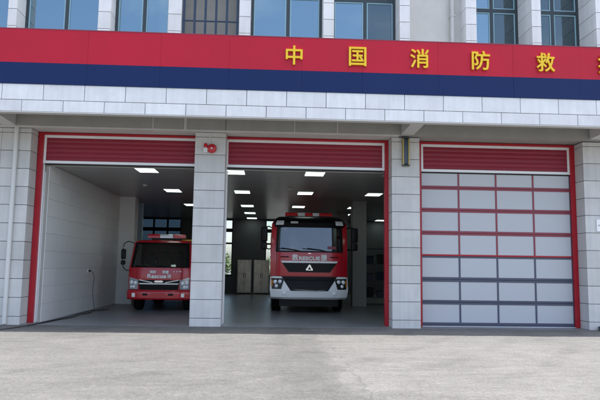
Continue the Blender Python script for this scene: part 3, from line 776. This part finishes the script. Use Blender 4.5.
        mb = MB(); i0, i1 = sorted((s * .17, s * .215)); mb.patch(fx, (i0, i1, -.1), (i0, i1, .12), .03, .03, 2, 3); obj('indicator', mb, 'amber', h)
        mb = MB(); mb.lathe((s * .80, yb(.8, .62) - .002, .65), [(.07, 0), (.07, -.015), (.05, -.02), (.01, -.022)], 'y', 18); obj('fog_light', mb, 'silver', T)
    mb = MB(); mb.patch(yb, (-.62, .62, .735), (-.885, .885, 1.165), -.04, .12, 14, 4); G2 = obj('lower_grille', mb, 'black', T)
    for z in (.84, .95, 1.05):
        w = .62 + (z - .735) * .6; mb = MB(); mb.patch(yb, (-w, w, z), (-w - .01, w + .01, z + .035), -.02, .03); obj('slat', mb, 'black', G2)
    mb = MB(); mb.tube([(-.5, yb(.5, .73) - .02, .77), (-.2, yb(0, .7) - .05, .75), (.2, yb(0, .7) - .05, .735), (.5, yb(.5, .73) - .02, .76)], .014); obj('tow_bar', mb, 'chrome', T)
    mb = MB(); mb.patch(yb, (-1.26, 1.26, .565), (-1.265, 1.265, .575), .004, .02, 18, 1); obj('crease', mb, 'silver', Bm)
    mb = MB(); mb.box(-.95, .95, .15, .3, .22, .45); mb.tube([(-1.05, 1.42, .5), (1.05, 1.42, .5)], .07, 12); mb.box(-.45, -.33, .3, 8.6, .5, .78); mb.box(.33, .45, .3, 8.6, .5, .78); mb.box(-1.0, 1.0, .32, 2.1, .5, .96)
    obj('chassis', mb, 'black', T)
    # mirrors
    for s in (-1, 1):
        m_ = bpy.data.objects.new('mirror', None); COL.objects.link(m_); m_.parent = T; m_.location = (s * 1.2, .35, 2.4)
        mb = MB(); mb.tube([(0, 0, .33), (s * .12, -.14, .38), (s * .27, -.2, .34)], .02); mb.tube([(0, 0, -.33), (s * .12, -.14, -.36), (s * .27, -.2, -.3)], .02); obj('arm', mb, 'black', m_)
        mb = MB(); a, b = sorted((s * .16, s * .38)); mb.box(a, b, -.28, -.14, -.12, .36); obj('housing', mb, 'black', m_, bevel=.045, segs=3)
        mb = MB(); mb.box(a + .01, b - .01, -.27, -.14, -.38, -.135); obj('lower_housing', mb, 'black', m_, bevel=.04, segs=3)
        mb = MB(); mb.box(a + .03, b - .03, -.139, -.136, -.08, .32); obj('mirror_glass', mb, 'chrome', m_)
        # side door of the cab
        d = MB(); x0, x1 = sorted((s * 1.238, s * 1.252)); d.prism([(.45, 1.15), (1.45, 1.15), (1.45, 2.6), (.75, 2.6), (.45, 2.1)], x0, x1, 'x'); dd = obj('door', d, 'truck_red_dk', T, bevel=.004)
        d = MB(); x0, x1 = sorted((s * 1.253, s * 1.258)); d.prism([(.6, 1.95), (1.38, 1.95), (1.38, 2.5), (.83, 2.5), (.6, 2.15)], x0, x1, 'x'); obj('side_window', d, 'navy', dd)
        d = MB(); x0, x1 = sorted((s * 1.253, s * 1.275)); d.box(x0, x1, 1.2, 1.36, 1.78, 1.81); obj('handle', d, 'black', dd)
        d = MB(); x0, x1 = sorted((s * 1.0, s * 1.24)); d.box(x0, x1, .55, 1.0, .45, .5); d.box(x0, x1, .5, .95, .8, .84); obj('step', d, 'shutter', T)
    # body with roller shutters
    mb = MB(); mb.box(-1.22, 1.22, 2.45, 8.6, .8, 3.05); Bd = obj('body', mb, 'truck_red', T, bevel=.03)
    for s in (-1, 1):
        for k in range(3):
            a = 2.7 + k * 1.95; mb = MB(); x0, x1 = sorted((s * 1.222, s * 1.24))
            for q in range(16): z = 1.0 + q * .105; mb.box(x0, x1, a, a + 1.7, z, z + .1)
            obj('roller_shutter', mb, 'shutter', Bd)
    mb = MB(); mb.box(-.9, -.86, 2.6, 8.4, 3.06, 3.3); mb.box(.86, .9, 2.6, 8.4, 3.06, 3.3); obj('roof_rail', mb, 'shutter', Bd)
    for s in (-1, 1):
        wheel(T, s * 1.04, 1.42, .5, .3); wheel(T, s * .98, 6.2, .5, .42); wheel(T, s * .98, 7.4, .5, .42)
        mb = MB(); a, b = sorted((s * .88, s * 1.23)); 
        pts = [(1.42 + .62 * math.cos(q), .5 + .62 * math.sin(q)) for q in [R(10 + 16 * k) for k in range(11)]]
        pin = [(1.42 + .56 * math.cos(q), .5 + .56 * math.sin(q)) for q in [R(10 + 16 * k) for k in range(11)]]
        mb.prism(pts + pin[::-1], a, b, 'x'); obj('mudguard', mb, 'black', T)
    return T
big_truck((.96, 4.2, 0))

def small_truck(loc):
    T = empty('rescue_truck', loc, 'smaller red rescue truck with a red bumper and wire loop mirror in the left bay', 'rescue truck')
    LV = [(.62, .98, .03, .16), (1.0, 1.0, .0, .16), (1.38, 1.0, .03, .17), (1.42, .995, .045, .17), (2.18, .93, .34, .17), (2.24, .9, .40, .16), (2.29, .82, .55, .12)]
    yf = front_fn(LV)
    mb = ring_cab(LV, 1.85, skip=(1.42, 2.18, .85)); obj('cab', mb, 'truck_red', T)
    mb = MB(); mb.patch(yf, (-.9, .9, 1.415), (-.84, .84, 2.185), .012, .018); obj('windscreen', mb, 'glass_cab', T)
    mb = MB(); mb.patch(yf, (-.93, .93, 1.395), (-.93, .93, 1.425), .024, .04); mb.patch(yf, (-.93, -.86, 1.425), (-.87, -.80, 2.16), .02, .04, 3, 6); mb.patch(yf, (.86, .93, 1.425), (.80, .87, 2.16), .02, .04, 3, 6); mb.patch(yf, (-.87, .87, 2.155), (-.87, .87, 2.2), .02, .04)
    obj('windscreen_surround', mb, 'black', T)
    mb = MB(); mb.box(-.86, .86, .34, .6, .8, 1.43); obj('dashboard', mb, 'black', T, bevel=.03)
    for x in (-.5, 0, .5):
        mb = MB(); mb.box(x - .21, x + .21, 1.1, 1.28, .95, 1.75); mb.box(x - .1, x + .1, 1.1, 1.2, 1.77, 1.93); obj('seat', mb, 'seat', T, bevel=.05)
    mb = MB(); pts = [(.48 + .19 * math.cos(a), .68 + .08 * math.sin(a), 1.5 + .16 * math.sin(a)) for a in [2 * math.pi * k / 20 for k in range(21)]]; mb.tube(pts, .015); obj('steering_wheel', mb, 'black', T)
    mb = MB(); mb.box(-.66, -.38, .3, .33, 1.44, 1.475); obj('reflective_strip', mb, 'hi_vis', T)
    mb = MB(); mb.box(-.22, -.17, .36, .39, 1.44, 1.62); obj('tag', mb, 'panel', T)
    # light bar
    LB = bpy.data.objects.new('light_bar', None); COL.objects.link(LB); LB.parent = T; LB.location = (.06, .85, 2.3)
    mb = MB(); mb.box(-.5, .5, -.05, .05, 0, .06); obj('bracket', mb, 'black', LB)
    for (a, b, m_) in ((-.62, -.22, 'light_red'), (-.215, .215, 'lamp_glass'), (.22, .62, 'light_red')):
        mb = MB(); mb.prism([(-.12, .07), (.12, .07), (.11, .17), (.07, .2), (-.07, .2), (-.11, .17)], a, b, 'x'); obj('lens', mb, m_, LB, bevel=.01)
    mb = MB(); mb.box(-.1, .9, .35, .4, .01, .05); obj('yellow_bar', mb, 'yellow', LB)
    for x in (-.42, .22):
        mb = MB(); mb.tube([(x + .3, yf(x, 1.40) - .035, 1.40), (x - .05, yf(x, 1.45) - .035, 1.45), (x - .38, yf(x - .3, 1.46) - .03, 1.46)], .011); obj('wiper', mb, 'seal', T)
    # lettering
    put_text('lettering', '消防', -.30, -.10, 1.205, 1.30, -.008, .01, 'letter_w', T, off=.004)
    put_text('lettering', '救援', .10, .30, 1.205, 1.30, -.008, .01, 'letter_w', T, off=.004)
    put_text('lettering', 'Rescue', -.36, .22, 1.06, 1.18, -.008, .01, 'letter_w', T, off=.008)
    put_text('character', '消', .25, .37, 1.06, 1.18, -.008, .01, 'letter_w', T, off=.004)
    put_text('badge', '119', .45, .70, 1.25, 1.29, .006, .01, 'silver', T, off=.002)
    # panel under the lettering, grille with chrome bow
    mb = MB(); mb.patch(yf, (-.60, .60, .70), (-.66, .66, 1.0), .02, .05, 12, 3); G = obj('grille', mb, 'black', T)
    mb = MB(); mb.patch(yf, (-.60, .60, .86), (-.64, .64, .90), .045, .04); mb.patch(yf, (-.62, -.2, (.985, .90)), (-.62, -.2, (1.015, .93)), .042, .03, 6, 1); mb.patch(yf, (.2, .62, (.90, .985)), (.2, .62, (.93, 1.015)), .042, .03, 6, 1); obj('chrome_bow', mb, 'chrome_bright', G)
    mb = MB(); mb.prism([(-.16, .955), (-.12, .915), (.12, .915), (.16, .955), (.1, .99), (-.1, .99)], -.055, -.02, 'y'); obj('emblem', mb, 'chrome', T, bevel=.008)
    for s in (-1, 1):
        h = bpy.data.objects.new('headlight', None); COL.objects.link(h); h.parent = T; h.location = (s * .8, yf(.8, .9), .9)
        fx = lambda x, z: yf(x + s * .8, z + .9) - yf(.8, .9)
        mb = MB(); a, b = sorted((s * -.13, s * .155)); c, d = sorted((s * -.15, s * .16))
        mb.patch(fx, (a, b, -.20), (c, d, (.19, .10) if s < 0 else (.10, .19)), .02, .06, 6, 5); obj('lens_housing', mb, 'lamp_mid', h)
        for (dx, dz, r) in ((-.05 * s, .0, .055), (.07 * s, .02, .058), (0, -.12, .045), (.08 * s, -.12, .04)):
            mb = MB(); mb.lathe((dx, fx(dx, dz) - .022, dz), [(r, 0), (r, -.01), (r * .7, -.016), (.005, -.02)], 'y', 16); obj('reflector', mb, 'lamp_glass', h)
    LB3 = [(.38, .98, -.08, .16), (.42, 1.0, -.12, .16), (.62, 1.01, -.12, .16), (.68, 1.0, -.08, .16)]
    yb = front_fn(LB3)
    mb = MB(); mb.patch(yb, (-.99, .99, .38), (-.99, .99, .68), 0, .2, 18, 6); obj('bumper', mb, 'truck_red', T)
    mb = MB(); mb.patch(yf, (-.97, .97, .685), (-.97, .97, .70), .006, .03); obj('panel_gap', mb, 'seal', T)
    for s in (-1, 1):
        mb = MB(); a, b = sorted((s * .70, s * .708)); mb.patch(yf, (a, b, 1.02), (a, b, 1.38), .004, .02, 2, 3); obj('shut_line', mb, 'seal', T)
    for s in (-1, 1):
        mb = MB(); mb.box(s * .77 - .055, s * .77 + .055, yb(.77, .55) - .012, yb(.77, .55) + .02, .46, .59); obj('fog_light', mb, 'lamp_glass', T, bevel=.01)
        mb = MB(); mb.box(s * .40 - .08, s * .40 + .08, yb(.4, .55) - .004, yb(.4, .55) + .02, .51, .58); obj('bumper_slot', mb, 'black', T, bevel=.01)
    mb = MB(); mb.box(-.22, .22, yb(0, .5) - .008, yb(0, .5) + .01, .47, .6); obj('number_plate_mount', mb, 'truck_red_dk', T)
    mb = MB(); mb.box(-.35, -.25, .2, 5.6, .4, .58); mb.box(.25, .35, .2, 5.6, .4, .58); mb.tube([(-.8, 1.0, .38), (.8, 1.0, .38)], .06, 12); mb.box(-.8, .8, .3, 1.7, .4, .63); obj('chassis', mb, 'black', T)
    for s in (-1, 1):
        m_ = bpy.data.objects.new('mirror', None); COL.objects.link(m_); m_.parent = T; m_.location = (s * .95, .25, 1.75)
        mb = MB(); mb.tube(smooth_path([(-s * .03, .08, .42), (s * .08, -.1, .47), (s * .2, -.15, .40), (s * .24, -.16, .25), (s * .24, -.16, -.2), (s * .2, -.15, -.38), (s * .1, -.12, -.46), (s * .0, 0, -.45)], 5), .014); obj('arm', mb, 'black', m_)
        mb = MB(); a, b = sorted((s * .15, s * .30)); mb.box(a, b, -.19, -.1, -.10, .22); obj('housing', mb, 'black', m_, bevel=.03)
        mb = MB(); mb.box(a, b - .01, -.19, -.1, -.28, -.14); obj('lower_housing', mb, 'black', m_, bevel=.03)
        d = MB(); x0, x1 = sorted((s * .992, s * 1.008)); d.prism([(.4, .9), (1.3, .9), (1.3, 2.02), (.68, 2.02), (.4, 1.5)], x0, x1, 'x'); dd = obj('door', d, 'truck_red_dk', T, bevel=.004)
        d = MB(); x0, x1 = sorted((s * 1.009, s * 1.014)); d.prism([(.5, 1.45), (1.24, 1.45), (1.24, 1.94), (.74, 1.94), (.5, 1.55)], x0, x1, 'x'); obj('side_window', d, 'navy', dd)
    mb = MB(); mb.box(-1.0, 1.0, 2.0, 5.6, .65, 2.1); Bd = obj('body', mb, 'truck_red', T, bevel=.03)
    for s in (-1, 1):
        for k in range(2):
            a = 2.15 + k * 1.7; mb = MB(); x0, x1 = sorted((s * 1.002, s * 1.02))
            for q in range(12): z = .8 + q * .1; mb.box(x0, x1, a, a + 1.5, z, z + .095)
            obj('roller_shutter', mb, 'shutter', Bd)
        wheel(T, s * .80, 1.0, .39, .24); wheel(T, s * .76, 4.3, .39, .36)
    return T
small_truck((-3.83, 4.35, 0))

# ------------------------------------------------------------------ greenery behind the building, seen through the rear windows
def tree(x, y, h, label):
    t = empty('tree', (x, y, -.03), label, 'tree')
    mb = MB(); mb.tube([(0, 0, 0), (.05, .03, h * .25), (-.03, .05, h * .5), (.02, 0, h * .72)], [.14, .11, .08, .03]); 
    limbs = [(Vector((random.uniform(-1, 1), random.uniform(-1, 1), random.uniform(.3, 1))).normalized(), random.uniform(.3, .6)) for _ in range(7)]
    tips = []
    for d, s in limbs:
        p0 = Vector((0, 0, h * s)); p1 = p0 + d * h * .28; mb.tube([p0, (p0 + p1) / 2 + Vector((0, 0, .05)), p1], [.05, .035, .015], 6); tips.append(p1)
    obj('trunk', mb, 'bark', t)
    mb = MB(); tips += [Vector((0, 0, h * .8))]
    for tip in tips:
        for _ in range(230):
            p = tip + Vector((random.gauss(0, .5), random.gauss(0, .5), random.gauss(0, .38))) * (h / 5)
            u = Vector((random.uniform(-1, 1), random.uniform(-1, 1), random.uniform(-.6, .6))).normalized(); w = u.orthogonal().normalized(); s = random.uniform(.06, .12)
            mb.add([p, p + u * s + w * s * .5, p + u * 2 * s, p + u * s - w * s * .5], [(0, 1, 2, 3)])
    obj('crown', mb, 'leaf', t, smooth=False)
tree(-3.6, 27, 2.6, 'small leafy tree outside, seen through the rear window left of the cabinets')
tree(-.6, 31, 2.2, 'low bushy tree outside the rear window behind the big truck')

# ------------------------------------------------------------------ light and sky
elev, behind = 74.0, .25
e = R(elev)
sx, sz = math.cos(e), math.sin(e)
to_sun = Vector((sx, sz * math.tan(R(behind)), sz)).normalized()
sun = bpy.data.lights.new('sun', 'SUN'); sun.energy = 3.5; sun.angle = R(.53); sun.color = (1, .965, .91)
so = bpy.data.objects.new('sun', sun); COL.objects.link(so); so.rotation_euler = (-to_sun).to_track_quat('-Z', 'Y').to_euler(); so.location = (0, 0, 30)
W = bpy.data.worlds.new('World'); sc.world = W; W.use_nodes = True
nt = W.node_tree; bg = nt.nodes['Background']; sky = nt.nodes.new('ShaderNodeTexSky'); sky.sky_type = 'NISHITA'; sky.sun_disc = False
sky.sun_elevation = math.asin(to_sun.z); sky.sun_rotation = math.atan2(to_sun.x, to_sun.y); sky.air_density = 1.0; sky.dust_density = 3.0; sky.ozone_density = 1.0
# thin broken clouds over the clear sky
tcw = nt.nodes.new('ShaderNodeTexCoord'); mpw = nt.nodes.new('ShaderNodeMapping'); mpw.inputs['Scale'].default_value = (1, 1, 2.2); mpw.inputs['Location'].default_value = (.4, 1.1, .2)
nw = nt.nodes.new('ShaderNodeTexNoise'); nw.inputs['Scale'].default_value = 2.6; nw.inputs['Detail'].default_value = 8; nw.inputs['Roughness'].default_value = .55; nw.inputs['Distortion'].default_value = .4
rw = nt.nodes.new('ShaderNodeMapRange'); rw.interpolation_type = 'SMOOTHSTEP'; rw.inputs['From Min'].default_value = .47; rw.inputs['From Max'].default_value = .72; rw.inputs['To Max'].default_value = .6
mw = nt.nodes.new('ShaderNodeMix'); mw.data_type = 'RGBA'; mw.inputs[7].default_value = (5.2, 5.3, 5.5, 1)
nt.links.new(tcw.outputs['Generated'], mpw.inputs['Vector']); nt.links.new(mpw.outputs['Vector'], nw.inputs['Vector']); nt.links.new(nw.outputs['Fac'], rw.inputs['Value'])
nt.links.new(rw.outputs['Result'], mw.inputs[0]); nt.links.new(sky.outputs['Color'], mw.inputs[6]); nt.links.new(mw.outputs[2], bg.inputs['Color']); bg.inputs['Strength'].default_value = .15

# ------------------------------------------------------------------ camera
f, cx, D, h, yaw, pit, rol = 598.24, -.3233, 15.0904, 1.5005, .0492, .1103, .0143
cam = bpy.data.cameras.new('camera'); cam.sensor_width = 36; cam.sensor_fit = 'HORIZONTAL'; cam.lens = f / 600 * 36; cam.clip_end = 2000
co = bpy.data.objects.new('camera', cam); COL.objects.link(co)
fw = Vector((math.sin(yaw) * math.cos(pit), math.cos(yaw) * math.cos(pit), math.sin(pit)))
rt = Vector((math.cos(yaw), -math.sin(yaw), 0)); up = rt.cross(fw)
rr = rt * math.cos(rol) + up * math.sin(rol); uu = up * math.cos(rol) - rt * math.sin(rol)
m = Matrix((rr, uu, -fw)).transposed().to_4x4(); m.translation = Vector((cx, -D, h)); co.matrix_world = m
sc.camera = co
sc.render.engine = 'CYCLES'
sc.view_settings.view_transform = 'Standard'; sc.view_settings.look = 'None'; sc.view_settings.exposure = 1.25; sc.view_settings.gamma = 1; sc.view_settings.use_curve_mapping = False
